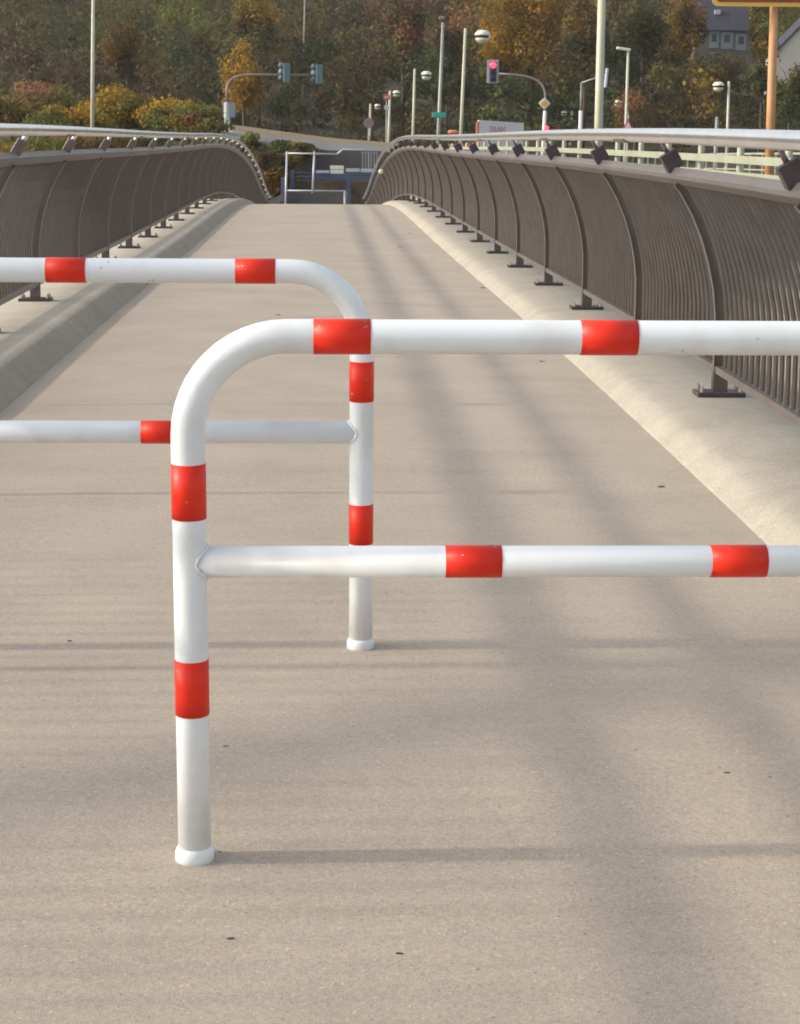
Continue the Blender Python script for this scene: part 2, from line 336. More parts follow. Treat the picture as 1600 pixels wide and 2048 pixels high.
# section: (inward offset, height above kerb top)
SEC = [(0, .13), (0, .25), (.003, .38), (.018, .50), (.045, .62), (.085, .74), (.135, .85), (.195, .95), (.225, .985)]
KB = .091
KL = {1: .091, -1: .106}
def sec_pt(sg, s, off, z, along=0): return BP(sg * (XF - off), s + along, KL[sg] + z)
BAY = 2.128
def railing(sg, sfirst, ilo, ihi, label):
    root = thing('bridge_railing', BP(sg * XF, 8, KL[sg]), label, 'railing', 'curved railings along both sides of the footbridge')
    hs = srange(S0, S1, .5)
    hr = MB().tube([BP(sg * 1.597, s, 1.275) for s in hs], .0335, 24); h = hr.build('handrail', M['handrail'], root)
    # dark joint sleeves under the handrail
    for k, s in enumerate((9.0, 12.1, 17.0, 23.0)):
        MB().tube([BP(sg * 1.597, s + e, 1.266) for e in (0, .12, .26, .38)], .0295, 16).build('joint_sleeve', M['toprail'], h)
    tz = 1.005; toff = .235
    def trs(i): return LX, UP
    ca, sa = math.cos(.5), math.sin(.5)
    pr = [(sg * .034, -.028), (-sg * .034, -.028), (-sg * .040, -.012), (-sg * .036, .026), (sg * .028, .030), (sg * .040, .0)]
    tr = MB()
    rot = lambda a, b: (a * ca - sg * b * sa * -1, b * ca + sg * a * sa * -1)
    tr.strip([sec_pt(sg, s, toff, tz) for s in hs], [rot(a, b) for a, b in pr], trs)
    tr.build('top_rail', M['toprail'], root)
    br = MB(); br.strip([BP(sg * XF, s, KL[sg] + .125) for s in hs], [(-.028, -.016), (.028, -.016), (.028, .016), (-.028, .016)], trs)
    br.build('bottom_rail', M['toprail'], root)
    balu = []
    for i in range(ilo, ihi + 1):
        s = sfirst + BAY * i
        if s < S0 + .2 or s > S1 - .2: continue
        # curved flat-bar post
        path = [(0, .012)] + SEC
        m_ = MB(); vs = []; fs = []
        for k, (off, z) in enumerate(path):
            a = path[max(k - 1, 0)]; b = path[min(k + 1, len(path) - 1)]
            tx, tz_ = b[0] - a[0], b[1] - a[1]; l = math.hypot(tx, tz_); nx, nz = tz_ / l, -tx / l   # in-plane normal (inward)
            hw = .029
            for q, al in ((hw, -.0105), (hw, .0105), (-hw, .0105), (-hw, -.0105)):
                vs.append(sec_pt(sg, s, off + nx * q, z + nz * q, al))
        n = len(path)
        for k in range(n - 1):
            for j in range(4): j2 = (j + 1) % 4; fs.append((k * 4 + j, k * 4 + j2, k * 4 + 4 + j2, k * 4 + 4 + j))
        fs += [(3, 2, 1, 0), tuple((n - 1) * 4 + j for j in range(4))]
        m_.add(vs, fs); po = m_.build('post', M['steel'], root)
        vs = []
        for k, (off, z) in enumerate(path):
            a = path[max(k - 1, 0)]; b = path[min(k + 1, len(path) - 1)]
            tx, tz_ = b[0] - a[0], b[1] - a[1]; l = math.hypot(tx, tz_); nx, nz = tz_ / l, -tx / l
            for q, al in ((.034, -.017), (.034, .017), (.0292, .017), (.0292, -.017)): vs.append(sec_pt(sg, s, off + nx * q, z + nz * q, al))
        MB().add(vs, list(fs)).build('flange', M['toprail'], po)
        # inner cover bar on the post below the bottom rail
        rz = Matrix.Rotation(PHI, 3, 'Z')
        MB().bbox(BP(sg * XF, s, KL[sg] + .012), (.225, .13, .022), rz, .003).build('base_plate', M['plate'], po)
        for dx in (-.09, .09) if 0 < s < 24 else ():
            for dy in (-.045, .045):
                bm = MB()
                bm.tube([BP(sg * XF + dx, s + dy, KL[sg] + .022), BP(sg * XF + dx, s + dy, KL[sg] + .040)], .011, 6, smooth=False)
                bm.tube([BP(sg * XF + dx, s + dy, KL[sg] + .040), BP(sg * XF + dx, s + dy, KL[sg] + .052)], .006, 6, smooth=False)
                bm.build('anchor_bolt', M['bolt'], po)
        MB().box(BP(sg * XF, s, KL[sg] + .07), (.068, .045, .10), rz).build('stem', M['steel'], po)
        # bracket: steel block leaning inwards + pin up to the handrail
        a = sec_pt(sg, s, .245, 1.035); b = BP(sg * 1.597, s, 1.275); dr = (b - a).normalized()
        A2 = dr.cross(AX).normalized(); rot3 = Matrix((A2, AX, dr)).transposed()
        bk = MB().bbox(a + dr * .044, (.056 if sg < 0 else .080, .050, .095 if sg < 0 else .084), rot3, .003).build('bracket', M['steel'] if sg < 0 else M['plate'], root)
        MB().tube([a + dr * .075, b - dr * .02], .011 if sg > 0 else .014, 10).build('pin', M['pin'] if sg < 0 else M['toprail'], bk)
        if i < ihi:
            for q in range(1, 21): balu.append(s + BAY * q / 21)
    # balusters: 100 nearest in view are parts, the rest one part
    lo = 8.6 if sg > 0 else 11.3
    near = [s for s in balu if s > lo][:100]; rest = [s for s in balu if s not in set(near)]
    # slim flat bars set edge-on to the path
    nn = len(SEC); nrm = []
    for k in range(nn):
        a, b = SEC[max(k - 1, 0)], SEC[min(k + 1, nn - 1)]; l = math.hypot(b[0] - a[0], b[1] - a[1]); nrm.append(((b[1] - a[1]) / l, -(b[0] - a[0]) / l))
    def bal(mb, s):
        vs = []; fs = []
        for (o_, z), (px_, pz_) in zip(SEC, nrm):
            for q, al in ((.0108, 0), (0, .0045), (-.0108, 0), (0, -.0045)): vs.append(sec_pt(sg, s, o_ + px_ * q, z + pz_ * q, al))
        for k in range(nn - 1):
            for j in range(4): j2 = (j + 1) % 4; fs.append((k * 4 + j, k * 4 + j2, k * 4 + 4 + j2, k * 4 + 4 + j))
        mb.add(vs, fs)
    first = None
    for s in near:
        mb = MB(); bal(mb, s); mb.build('baluster', M['steel'], root)
    mb = MB()
    for s in rest: bal(mb, s)
    tag(mb.build('baluster_row', M['steel'], root), 'dense row of thin curved balusters further along the railing', kind='stuff')
    return root
railing(1, 8.24, -6, 26, 'brown curved steel railing right of the path, facing the parallel road')
railing(-1, 14.915, -9, 23, 'brown curved steel railing left of the path, in front of the orange bushes')

# small pale reflector lamp clipped on the far descending handrail of the right railing
pl = at(762, 343, 45.0)
ro = thing('reflector', pl, 'small round cream reflector on the far descending end of the right railing', 'reflector')
MB().lathe(pl, [(.02, -.02), (.055, -.014), (.062, .0), (.055, .016), (.03, .03)], 14, Matrix.Rotation(R(90), 3, 'X')).build('lens', mat('cream_reflector', (.75, .68, .45), rough=.3), ro)
MB().tube([pl + Vector((0, .02, -.02)), pl + Vector((0.1, .05, -.2))], .02, 6).build('clip', M['plate'], ro)

# ------------------------------------------------------------------ red and white cycle barriers
PB = 0.0416
def barrier(t_post, s_post, direction, Lt, label, cx_pix, bands, name='cycle_barrier'):
    cb, sb = math.cos(PB), math.sin(PB)
    X = t_post * cb - s_post * sb; Y = t_post * sb + s_post * cb
    base = Vector((X, Y, 0)); ux = Vector((cb, sb, 0)) * direction; ny = Vector((-sb, cb, 0))
    r = .0300; rb = .175; Hh = .97; mid = .568
    root = thing(name, base, label, 'barrier', 'red and white cycle barriers across the path')
    def P(u, z): return base + ux * u + UP * z
    path = [(0, 0), (0, .3), (0, .6), (0, Hh - rb)]
    for k in range(1, 13):
        a = math.pi / 2 * k / 12; path.append((rb - rb * math.cos(a), Hh - rb + rb * math.sin(a)))
    path += [(Lt / 2, Hh)]
    for k in range(0, 13):
        a = math.pi / 2 * k / 12; path.append((Lt - rb + rb * math.sin(a), Hh - rb + rb * math.cos(a)))
    path += [(Lt, .5), (Lt, 0)]
    MB().tube([P(*p) for p in path], r, 28).build('tube_frame', M['white'], root)
    MB().tube([P(.012, mid), P(Lt / 2, mid), P(Lt - .012, mid)], r * .94, 28).build('middle_rail', M['white'], root)
    for uu, dd in ((0, 1), (Lt, -1)):
        # weld bead: saddle curve where the middle rail meets the post
        wp = []
        rr = r * .94
        for k in range(37):
            a = 2 * math.pi * k / 36; yy = rr * math.cos(a); zz = rr * math.sin(a)
            wp.append(P(uu, mid + zz * 1.02) + ny * yy * 1.02 + ux * dd * (math.sqrt(max(r * r - yy * yy, 0)) + .0025 + .0012 * math.sin(k * 2.3)))
        MB().tube(wp, [.0024 + .0006 * math.sin(k * 1.7) for k in range(37)], 8).build('weld_bead', M['white'], root)
        MB().lathe(P(uu, 0), [(.0355, -.01), (.0355, .020), (.0345, .024), (.0315, .030), (.030, .031)], 32).build('base_collar', M['white'], root)
    # pixel -> barrier plane
    def plane(x, y):
        o = Vector((0, 0, CAMH)); dvec = at(x, y, 1) - o
        k = (base - o).dot(ny) / dvec.dot(ny); p = o + dvec * k - base
        return p.dot(ux), p.z
    for kind, a, b in bands:
        if kind == 'post':
            z1 = plane(cx_pix, a)[1]; z2 = plane(cx_pix, b)[1]; pts = [P(0, z1), P(0, (z1 + z2) / 2), P(0, z2)]; rr = r + .0011
        elif kind == 'top':
            yy = 675 if direction > 0 else 542
            u1 = plane(a, yy)[0]; u2 = plane(b, yy)[0]; pts = [P(u1, Hh), P((u1 + u2) / 2, Hh), P(u2, Hh)]; rr = r + .0011
        else:
            yy = 1123 if direction > 0 else 864
            u1 = plane(a, yy)[0]; u2 = plane(b, yy)[0]; pts = [P(u1, mid), P((u1 + u2) / 2, mid), P(u2, mid)]; rr = r * .94 + .0011
        MB().tube(pts, rr, 28).build('reflective_band', M['red'], root)
        # overlap seam of the tape
    return root
front = barrier(-.243, 3.117, 1, 1.62, 'nearer red and white tube barrier coming in from the right edge', 382,
        [('top', 627, 741), ('top', 1160, 1273), ('top', 1693, 1806), ('post', 926, 1036), ('post', 1317, 1427), ('mid', 890, 1002), ('mid', 1419, 1530)])
back = barrier(.087, 4.467, -1, 1.50, 'farther red and white tube barrier coming in from the left edge', 724,
        [('top', 471, 551), ('top', 93, 173), ('top', -285, -205), ('post', 722, 802), ('post', 1007, 1086), ('mid', 283, 361)])

# leaf scraps and grit lying on the deck
def ground_hit(x, y, z=0.0):
    o = Vector((0, 0, CAMH)); dv = at(x, y, 1) - o
    k = .5
    for _ in range(4000):
        p = o + dv * k
        t = p.x * cP + p.y * sP; s = -p.x * sP + p.y * cP
        if p.z <= prof(s) + z: return p
        k += .012
    return p
scraps = [(25, 776, .030), (120, 699, .03), (157, 667, .028), (236, 600, .024), (411, 461, .04), (1322, 974, .017), (1083, 723, .02), (139, 1282, .010), (541, 1324, .008), (452, 1493, .008), (1195, 1494, .009), (1454, 1546, .009), (1372, 1502, .007), (461, 1877, .008), (869, 1796, .009), (799, 1907, .007), (1061, 1976, .007), (800, 494, .03), (820, 467, .03), (965, 576, .03), (26, 1960, .007), (578, 1783, .006), (556, 630, .02)]
spots_lab = ['in the left gutter beside the kerb', 'on the bare deck']
for i, (x, y, sz) in enumerate(scraps):
    p = ground_hit(x, y, .001)
    rr = random.Random(i); m_ = MB(); n = 7; top = []; bot = []
    for k in range(n):
        a = 2 * math.pi * k / n; q = sz * (.45 + .35 * rr.random()); v = Vector((q * math.cos(a) * 1.3, q * math.sin(a) * .8, 0))
        bot.append(p + v); top.append(p + v * .9 + UP * sz * (.08 + .15 * rr.random()))
    m_.add(bot + top + [p + UP * sz * .12], [tuple(reversed(range(n)))] + [(k, (k + 1) % n, n + (k + 1) % n, n + k) for k in range(n)] + [(n + k, n + (k + 1) % n, 2 * n) for k in range(n)])
    gut = x < 420 and y < 800
    tag(m_.build('leaf_scrap', M['leafscrap'], origin=p), 'dark leaf scrap lying in the shaded left gutter' if gut else 'tiny brown leaf scrap lying on the bare deck', 'leaf scrap', 'leaf scraps in the left gutter' if gut else 'leaf scraps on the deck')

# ------------------------------------------------------------------ terrain
def smooth(a, b, x):
    x = min(max((x - a) / (b - a), 0), 1); return x * x * (3 - 2 * x)
def gz(x, y):
    z = -8 + 4.6 * smooth(38, 66, y)                       # river bank up to the far side
    z += 1.6 * smooth(-5, -14, x) * smooth(50, 80, y)       # left bank higher
    z += 1.5 * smooth(70, 100, y) * smooth(-12, 4, x)
    z += .145 * max(0, min(y, 420) - 122)
    z += .25 * math.sin(x * .6) * math.cos(y * .4) + .15 * math.sin(x * 1.7 + y)
    return z
g = MB(); nx, ny_ = 90, 110
xs = [-700 + 1400 * (i / nx) for i in range(nx + 1)]; xs = [x if abs(x) > 1e9 else math.copysign(abs(x / 700) ** 2.2 * 700, x) for x in xs]
ys = [-60 + 900 * (j / ny_) ** 1.8 for j in range(ny_ + 1)]
vs = [(x, y, gz(x, y)) for y in ys for x in xs]
g.add(vs, [(j * (nx + 1) + i, j * (nx + 1) + i + 1, (j + 1) * (nx + 1) + i + 1, (j + 1) * (nx + 1) + i) for j in range(ny_) for i in range(nx)], True)
tag(g.build('ground', M['ground']), kind='structure')

# ------------------------------------------------------------------ parallel road bridge on the right
def rz_(s):   # road profile
    return -.10 - .009 * max(s, 0) - .00012 * max(s - 20, 0) ** 2
def RP(t, s, dz=0.0): return Vector((t * cP - s * sP, t * sP + s * cP, rz_(s) + dz))
RS = srange(-6, 96, 3)
def rsweep(pr, name, m, kind='structure', closed=False, parent=None):
    n = len(pr); vs = []; fs = []
    for s in RS:
        for t, z in pr: vs.append(RP(t, s, z))
    for i in range(len(RS) - 1):
        for k in range(n - 1): fs.append((i * n + k, i * n + k + 1, (i + 1) * n + k + 1, (i + 1) * n + k))
    o = MB().add(vs, fs).build(name, m)
    return tag(o, kind=kind)
rsweep([(4.0, -1.1), (4.0, .12), (4.05, .15), (5.9, .15), (5.95, 0), (5.95, -.02)], 'road_bridge_pavement', M['concrete'])
rsweep([(5.94, 0), (16, 0)], 'road', M['asphalt'])
rsweep([(15.99, -.02), (15.99, .15), (18.4, .15), (18.4, -1.1), (4.0, -1.1)], 'road_bridge_edge', M['concrete'])
# road surface marking
rsweep([(10.9, .004), (11.05, .004)], 'road_marking', mat('road_marking_white', (.6, .6, .57), rough=.7))
rt = thing('guard_railing', RP(4.4, 10, .15), 'pale green post-and-rail guard railing along the road, behind the right footbridge railing', 'railing')
def beam(t, z, w_, h_, name, parent, m=None):
    m_ = MB(); m_.strip([RP(t, s, z) for s in RS], [(-w_ / 2, -h_ / 2), (w_ / 2, -h_ / 2), (w_ / 2, h_ / 2), (-w_ / 2, h_ / 2)], lambda i: (LX, UP)); return m_.build(name, m or M['cream'], parent)
beam(4.36, 1.22, .04, .080, 'upper_rail', rt); beam(4.36, 1.07, .035, .045, 'middle_rail', rt); beam(4.36, .95, .035, .04, 'lower_rail', rt)
for s in srange(5.2, 95, 2.0):
    m_ = MB().tube([RP(4.44, s, .14), RP(4.44, s, 1.375), RP(4.44, s, 1.39)], [.038, .038, .028], 12); m_.build('post', M['cream'], rt)
r2 = thing('road_railing', RP(16.6, 20, .15), 'pale railing with thin uprights on the far side of the road', 'railing')
beam(16.6, 1.15, .07, .07, 'upper_rail', r2); beam(16.6, .55, .05, .05, 'lower_rail', r2)
for s in srange(14, 94, 2.0):
    MB().box(RP(16.6, s, .65), (.06, .06, 1.0)).build('post', M['cream'], r2)

# junction road across the far end and rising road on the left
ju = MB()
jx = srange(-60, 90, 5)
vs = []; 
for x in jx:
    for y, dz in ((94, -.02), (95, 0), (104, 0), (105, -.02)): vs.append((x, y, -2.35 + dz))
ju.add(vs, [(i * 4 + k, i * 4 + 4 + k, i * 4 + 5 + k, i * 4 + 1 + k) for i in range(len(jx) - 1) for k in range(3)])
tag(ju.build('junction_road', M['asphaltL']), kind='structure')

def ribbon(name, pts_a, pts_b, m, th=(0, 0, -.3), kind='structure'):
    n = len(pts_a); a = [Vector(p) for p in pts_a]; b = [Vector(p) for p in pts_b]; t = Vector(th)
    vs = a + b + [p + t for p in a] + [p + t for p in b]; fs = []
    for i in range(n - 1):
        fs += [(i, i + 1, n + i + 1, n + i), (2 * n + i, 3 * n + i, 3 * n + i + 1, 2 * n + i + 1), (i, 2 * n + i, 2 * n + i + 1, i + 1), (n + i, n + i + 1, 3 * n + i + 1, 3 * n + i)]
    fs += [(0, n, 3 * n, 2 * n), (n - 1, 3 * n - 1, 4 * n - 1, 2 * n - 1)]
    o = MB().add(vs, fs).build(name, m); return tag(o, kind=kind)
# rising road: near edge (y lower in photo) at 78 m, far edge at 92 m
ra = [at(380, 272, 76), at(470, 276, 77), at(560, 287, 78), at(655, 300, 80), at(790, 306, 82)]
rb_ = [at(380, 255, 92), at(470, 262, 92), at(560, 273, 92), at(655, 284, 92), at(790, 294, 92)]
ribbon('ramp_road', ra, rb_, M['asphaltL'], (0, 0, -.5))
vg = [at(380, 240, 104), at(470, 250, 104), at(560, 262, 104), at(655, 275, 104), at(800, 287, 104)]
ribbon('verge', [p + Vector((0, .02, .004)) for p in rb_], vg, M['verge'], (0, 0, -1.0))
# pale kerb line / guard beam of the rising road
kb = MB(); kp = [at(455, 264, 90.5), at(520, 272, 90.5), at(590, 281, 90.5), at(655, 291.5, 90.5), at(662, 297, 90.5)]
kb.tube(kp, .07, 6); kbo = thing('guard_rail', kp[0], 'thin pale guard rail running down the ramp road left of the gate', 'guard rail'); kb.build('beam', mat('pale_rail', (.62, .60, .52), rough=.6), kbo)
for q in range(5):
    p = at(470 + q * 43, 267 + q * 6.6, 90.5); MB().tube([p, p - UP * .5], .05, 6).build('post', M['greyPole'], kbo)
# bank below the rising road
bk = MB(); la = [at(300, 276, 76)] + ra[:3]; lb = [at(250, 330, 66), at(380, 345, 66), at(470, 375, 66), at(545, 412, 66)]
ribbon('bank', lb, [p - UP * .02 for p in la], mat('overgrown_bank', (.05, .045, .02), rough=1, vscale=1.2, col2=(.11, .085, .035)), (0, 0, -.5))

# ------------------------------------------------------------------ far end: gate, blue rails, walls
def bar(name, a, b, r, m, parent, n=8): return MB().tube([a, b], r, n).build(name, m, parent)
gt = thing('gate_frame', at(572, 410, 66), 'light grey tubular gate frame with a tall post beyond the crest', 'gate')
G = 66.0
def flat(name, x0, y0, x1, y1, D, th, m, parent):
    """upright slab between two photo pixels at depth D"""
    a = at(x0, y0, D); b = at(x1, y1, D); return MB().box(((a.x + b.x) / 2, a.y + th / 2, (a.z + b.z) / 2), (abs(b.x - a.x), th, abs(a.z - b.z))).build(name, m, parent)
for x in (572, 627): bar('post', at(x + 2, 303, G), at(x - 2, 440 if x == 572 else 386, G), .038, M['gateframe'], gt)
bar('top_rail', at(572, 306.5, G), at(674, 308, G), .032, M['gateframe'], gt)
MB().tube([at(674, 308, G), at(686, 299, G), at(766, 301, G)], .032, 8).build('stepped_rail', M['gateframe'], gt)
bar('bottom_rail', at(570, 381, G), at(690, 382, G), .028, M['gateframe'], gt)
bar('post', at(690, 382, G), at(690, 440, G), .05, M['greyPole'], gt)
bl = thing('blue_railing', at(585, 410, 69), 'dull blue railing with a blue post behind the gate frame', 'railing')
flat('post', 580, 341, 587, 440, 69, .12, M['blue'], bl)
for y in (344, 352, 360): flat('rail', 588, y, 630, y + 2.2, 69, .06, M['blue'], bl)
bb = thing('blue_beam', at(720, 345, 70), 'dark blue beam with a pale blue top edge, right of the cream box', 'beam')
flat('beam_face', 632, 347, 752, 360, 70, .25, M['blue'], bb)
flat('top_edge', 692, 337, 719, 344, 69.8, .2, M['bluepale'], bb); flat('top_edge', 721.5, 337.5, 752, 344.5, 69.8, .2, M['bluepale'], bb)
flat('top_edge', 632, 341, 658, 346, 69.8, .2, M['bluepale'], bb)
flat('support', 692, 360, 700, 445, 70, .2, M['blue'], bb)
sf = thing('slat_fence', at(742, 336, 74), 'row of thin upright slats above the pale blue beam edge', 'fence')
for x in (724, 730, 736, 741, 747, 753): flat('slat', x, 304, x + 2, 336, 74, .05, M['greyPole'] if x != 736 else M['gateframe'], sf)
flat('rail', 722, 305, 756, 307, 73.9, .05, M['greyPole'], sf)
dp_ = tag(flat('dark_post', 562, 356, 569, 450, 66.2, .2, M['blue'], None), 'dark blue-grey post left of the gate frame', 'post')
cb_ = thing('switch_box', at(673, 350, 68.5), 'cream box with a thin line across, on the blue beam', 'box')
flat('lid', 660, 331.5, 687, 338.5, 68.6, .35, M['lampWhite'], cb_); flat('body', 660.5, 339.5, 686.5, 347, 68.62, .33, M['lampWhite'], cb_)
wl = tag(flat('retaining_wall', 560, 300, 770, 450, 76, .4, M['greywall'], None), 'weathered grey-brown wall behind the gate and the blue beam', 'wall')
w2 = tag(flat('low_wall', 566, 384, 690, 455, 66.6, .15, M['greywall'], None), 'grey-brown panel below the gate frame', 'wall')
w3 = tag(flat('brush_fence', 628, 362, 690, 383, 70.6, .15, M['brownwall'], None), 'brown brushwood panel between gate posts', 'fence')
w4 = tag(flat('dark_wall', 701, 362, 756, 450, 70.8, .3, M['brownwall'], None), 'dark brown wall under the blue beam, at the right', 'wall')
wsl = MB().poly([at(520, 412, 66), at(567, 386, 66), at(567, 400, 66), at(540, 420, 66)], (0, .3, 0)).build('ramp_wall', M['greywall'])
tag(wsl, 'small sloping grey wall top left of the gate', 'wall')
lp = at(720, 440, 62)
tag(ribbon('lower_path', [at(505, 436, 60), at(765, 436, 60)], [at(505, 420, 75), at(775, 420, 75)], M['asphaltL']), kind='structure')

# ------------------------------------------------------------------ lamps, masts, signs
def pole_path(x0, y0, x1, y1, D, zbase):
    a = at(x0, y0, D); b = at(x1, y1, D); dz = (zbase - b.z) / (a.z - b.z); base = b + (a - b) * dz
    return base, b, a
def globe_lamp(xt, yt, xb, yb, D, gx, gy, gr, label, zb=None):
    zb = rz_(D) - .05 if zb is None else zb
    base, _, top = pole_path(xt, yt, xb, yb, D, zb)
    root = thing('street_lamp', base, label, 'street lamp', 'short lamps with drum heads along the road')
    k = D / F
    r = max(.05, 4.2 * k * (.9 if D < 60 else .75))
    MB().tube([base, base + (top - base) * .15], r * 1.25, 10).build('pole_base', M['paleGreen'], root)
    MB().tube([base + (top - base) * .15, top], [r, r * .8], 10).build('pole', M['paleGreen'], root)
    c = at(gx, gy, D); sg = 1 if gx > xt else -1
    q = Vector((top.x, top.y, c.z))
    MB().tube([q, c - Vector((sg * gr * .9, 0, 0))], gr * .12, 8).build('arm', M['dark'], root)
    h = thing_part = MB().lathe(c, [(gr * .30, gr * .78), (gr * .62, gr * .72), (gr * .92, gr * .42), (gr, .18 * gr), (gr * .94, .13 * gr)], 20).build('lamp_cap', M['lampWhite'], root)
    MB().lathe(c, [(gr * .72, -.20 * gr), (gr * .72, .14 * gr)], 20).build('lamp_gap', M['dark'], h)
    MB().lathe(c, [(gr * .28, -gr * .86), (gr * .60, -gr * .72), (gr * .86, -gr * .46), (gr * .92, -.20 * gr)], 20).build('lamp_bowl', mat('frosted_bowl', (.55, .53, .42), rough=.25) if 'frosted_bowl' not in bpy.data.materials else bpy.data.materials['frosted_bowl'], root)
    return root
globe_lamp(931, 57, 922, 262, 55, 965, 73, .245, 'largest short lamp with a white drum head, left of the red traffic light')
globe_lamp(829.5, 138, 826, 270, 82, 853, 151, .25, 'short lamp with drum head, second from the largest going left')
globe_lamp(780, 182, 777, 285, 118, 793, 187.5, .27, 'small far lamp with drum head beside the round pink sign', zb=-3.2)
globe_lamp(741, 208, 738.5, 330, 125, 755, 213.5, .24, 'smallest left lamp with drum head, behind the round sign', zb=-5)
globe_lamp(1458, 163, 1455, 262, 80, 1437, 173, .26, 'short lamp with drum head on its left, below the dark roofed house')
globe_lamp(1255, 205, 1254, 262, 110, 1237, 207, .26, 'half hidden lamp with drum head in front of the russet bush')
globe_lamp(1144, 222, 1142, 262, 130, 1128, 227, .23, 'tiny lamp with drum head right of the yellow diamond sign')

def mast(name, xt, yt, xb, yb, D, r0, r1, m, label, cat, zb=None):
    base, _, top = pole_path(xt, yt, xb, yb, D, rz_(D) - .1 if zb is None else zb)
    root = thing(name, base, label, cat); MB().tube([base, (base + top) / 2, top], [r0, (r0 + r1) / 2, r1], 12).build('pole', m, root); return root, base, top
mast('lamp_mast', 1206.5, -120, 1197, 262, 40, .10, .085, M['paleGreen'], 'thick pale mast rising out of the picture, right of the yellow diamond sign', 'mast')
mast('lamp_mast', 187.5, -110, 185, 178, 75, .085, .07, M['paleGreen'], 'slim pale green mast at the far left, rising out of the picture', 'mast', -1.5)
mast('birch_trunk', 611, -60, 607, 120, 150, .07, .06, M['birch'], 'thin pale bare trunk standing out against the dark wood', 'tree trunk', 1.5)
mr_, b0, t0 = mast('road_light', 886, 45, 877, 262, 75, .085, .06, M['greyPole'], 'tall thin grey mast with a small dark head and a teal sign low down', 'street light')
MB().bbox(t0 + Vector((-.05, -.02, .18)), (.24, .45, .14), None, .02).build('lamp_head', M['darkGreyPole'], mr_)
hd = at(878, 230, 74.8)
ts = thing('street_sign', hd, 'small teal green name sign on the tall thin mast', 'sign')
MB().bbox(hd, (.58, .05, .22), None, .02).build('sign_plate', M['teal'], ts)
for dx in (-.12, .12): MB().box(hd + Vector((dx, .04, 0)), (.04, .05, .18)).build('clamp', M['greyPole'], ts)
ar, b0, t0 = mast('road_light', 1256.5, 100, 1253, 210, 95, .085, .07, M['paleGreen'], 'grey mast with a flat lamp head pointing left, above the russet bush', 'street light', -2)
MB().bbox(t0 + Vector((-.25, 0, .05)), (.75, .28, .14), Matrix.Rotation(R(8), 3, 'Y'), .03).build('lamp_head', M['lampWhite'], ar)

# signal mast on the left: curved arm with two signal heads seen from behind
def rounded(pts, r, n=6):
    out = [Vector(pts[0])]
    for i in range(1, len(pts) - 1):
        p0, p, p1 = [Vector(q) for q in pts[i - 1:i + 2]]; a = (p0 - p).normalized() * min(r, (p0 - p).length * .49); b = (p1 - p).normalized() * min(r, (p1 - p).length * .49)
        for k in range(n + 1):
            t = k / n; out.append((p + a) * (1 - t) ** 2 + p * 2 * t * (1 - t) + (p + b) * t * t)
    out.append(Vector(pts[-1])); return out
SD = 90.0
base, _, _t = pole_path(453, 200, 452, 250, SD, rz_(SD) + .2)
tm = thing('signal_mast', base, 'curved signal mast left of the path carrying two signal heads', 'signal mast')
MB().tube([base, at(453, 205, SD)], .11, 12).build('pole_foot', mat('pale_grey_paint', (.46, .48, .46), rough=.5), tm)
MB().tube(rounded([at(453, 205, SD), at(455, 149, SD), at(640, 150, SD)], 1.3, 8), .055, 10).build('arm', M['darkGreyPole'], tm)
def head_back(x, y, D, label, s_=1.0):
    c = at(x, y, D); root = thing('traffic_light', c, label, 'traffic light', 'signal heads on the left curved mast')
    MB().bbox(c + Vector((.05, -.1, 0)), (.34 * s_, .22, .95 * s_), None, .03).build('housing', M['signalTeal'], root)
    for k in (-1, 0, 1):
        cz = c + Vector((-.12 * s_, .08, k * .30 * s_ + .02))
        MB().lathe(cz, [(.13 * s_, 0), (.12 * s_, .26)], 12, Matrix.Rotation(R(-68), 3, 'Y') ).build('visor', M['signalTeal'] if k else M['signgrey'], root)
    return root
head_back(572, 146, SD - .2, 'left of two teal signal heads hanging on the curved mast arm')
head_back(637, 149, SD - .2, 'right of two teal signal heads, at the arm tip')
sgb = at(458, 220, SD + 2); s9 = thing('road_sign', sgb, 'grey back of a square road sign behind the curved mast pole', 'sign')
MB().bbox(sgb, (.62, .05, .75), None, .02).build('sign_plate', M['signgrey'], s9); bar('post', sgb - UP * .35, Vector((sgb.x, sgb.y, -2.6)), .05, M['greyPole'], s9)

# red traffic light with its arm and the priority sign
base, _, _t = pole_path(1091, 200, 1088, 258, 88, rz_(88) - .1)
tm2 = thing('signal_mast', base, 'grey bent mast carrying the red traffic light and the yellow diamond sign', 'signal mast')
MB().tube([base, at(1090, 222, 88)], .09, 12).build('pole_foot', M['signwhite'], tm2)
MB().tube(rounded([at(1090, 222, 88), at(1091, 172, 88), at(1060, 152, 88), at(992, 147, 88)], 1.2, 8), .055, 10).build('arm', M['darkGreyPole'], tm2)
c = at(985.5, 143, 87.6); tl = thing('traffic_light', c, 'traffic light showing red, on a pale backboard', 'traffic light')
MB().bbox(c, (.58, .04, 1.12), None, .03).build('backboard', M['signalPale'], tl)
hs_ = MB().bbox(c + Vector((0, -.1, 0)), (.34, .16, .96), None, .03).build('housing', M['offlamp'], tl)
for k, m_ in ((1, 'redlamp'), (0, 'offlamp'), (-1, 'offlamp')):
    cc_ = c + Vector((0, -.185, k * .30)); rx = Matrix.Rotation(R(90), 3, 'X')
    rr = .155 if k == 1 else .12
    MB().lathe(cc_, [(rr, 0), (rr, .015), (rr * .6, .04)], 16, rx).build('lens', M[m_], hs_)
    if k < 1:
        vv = MB(); vv.tube([cc_ + Vector((.13 * math.cos(a), -.02, .13 * math.sin(a))) for a in [math.pi * q / 8 for q in range(9)]], .012, 5); vv.build('visor', M['dark'], hs_)
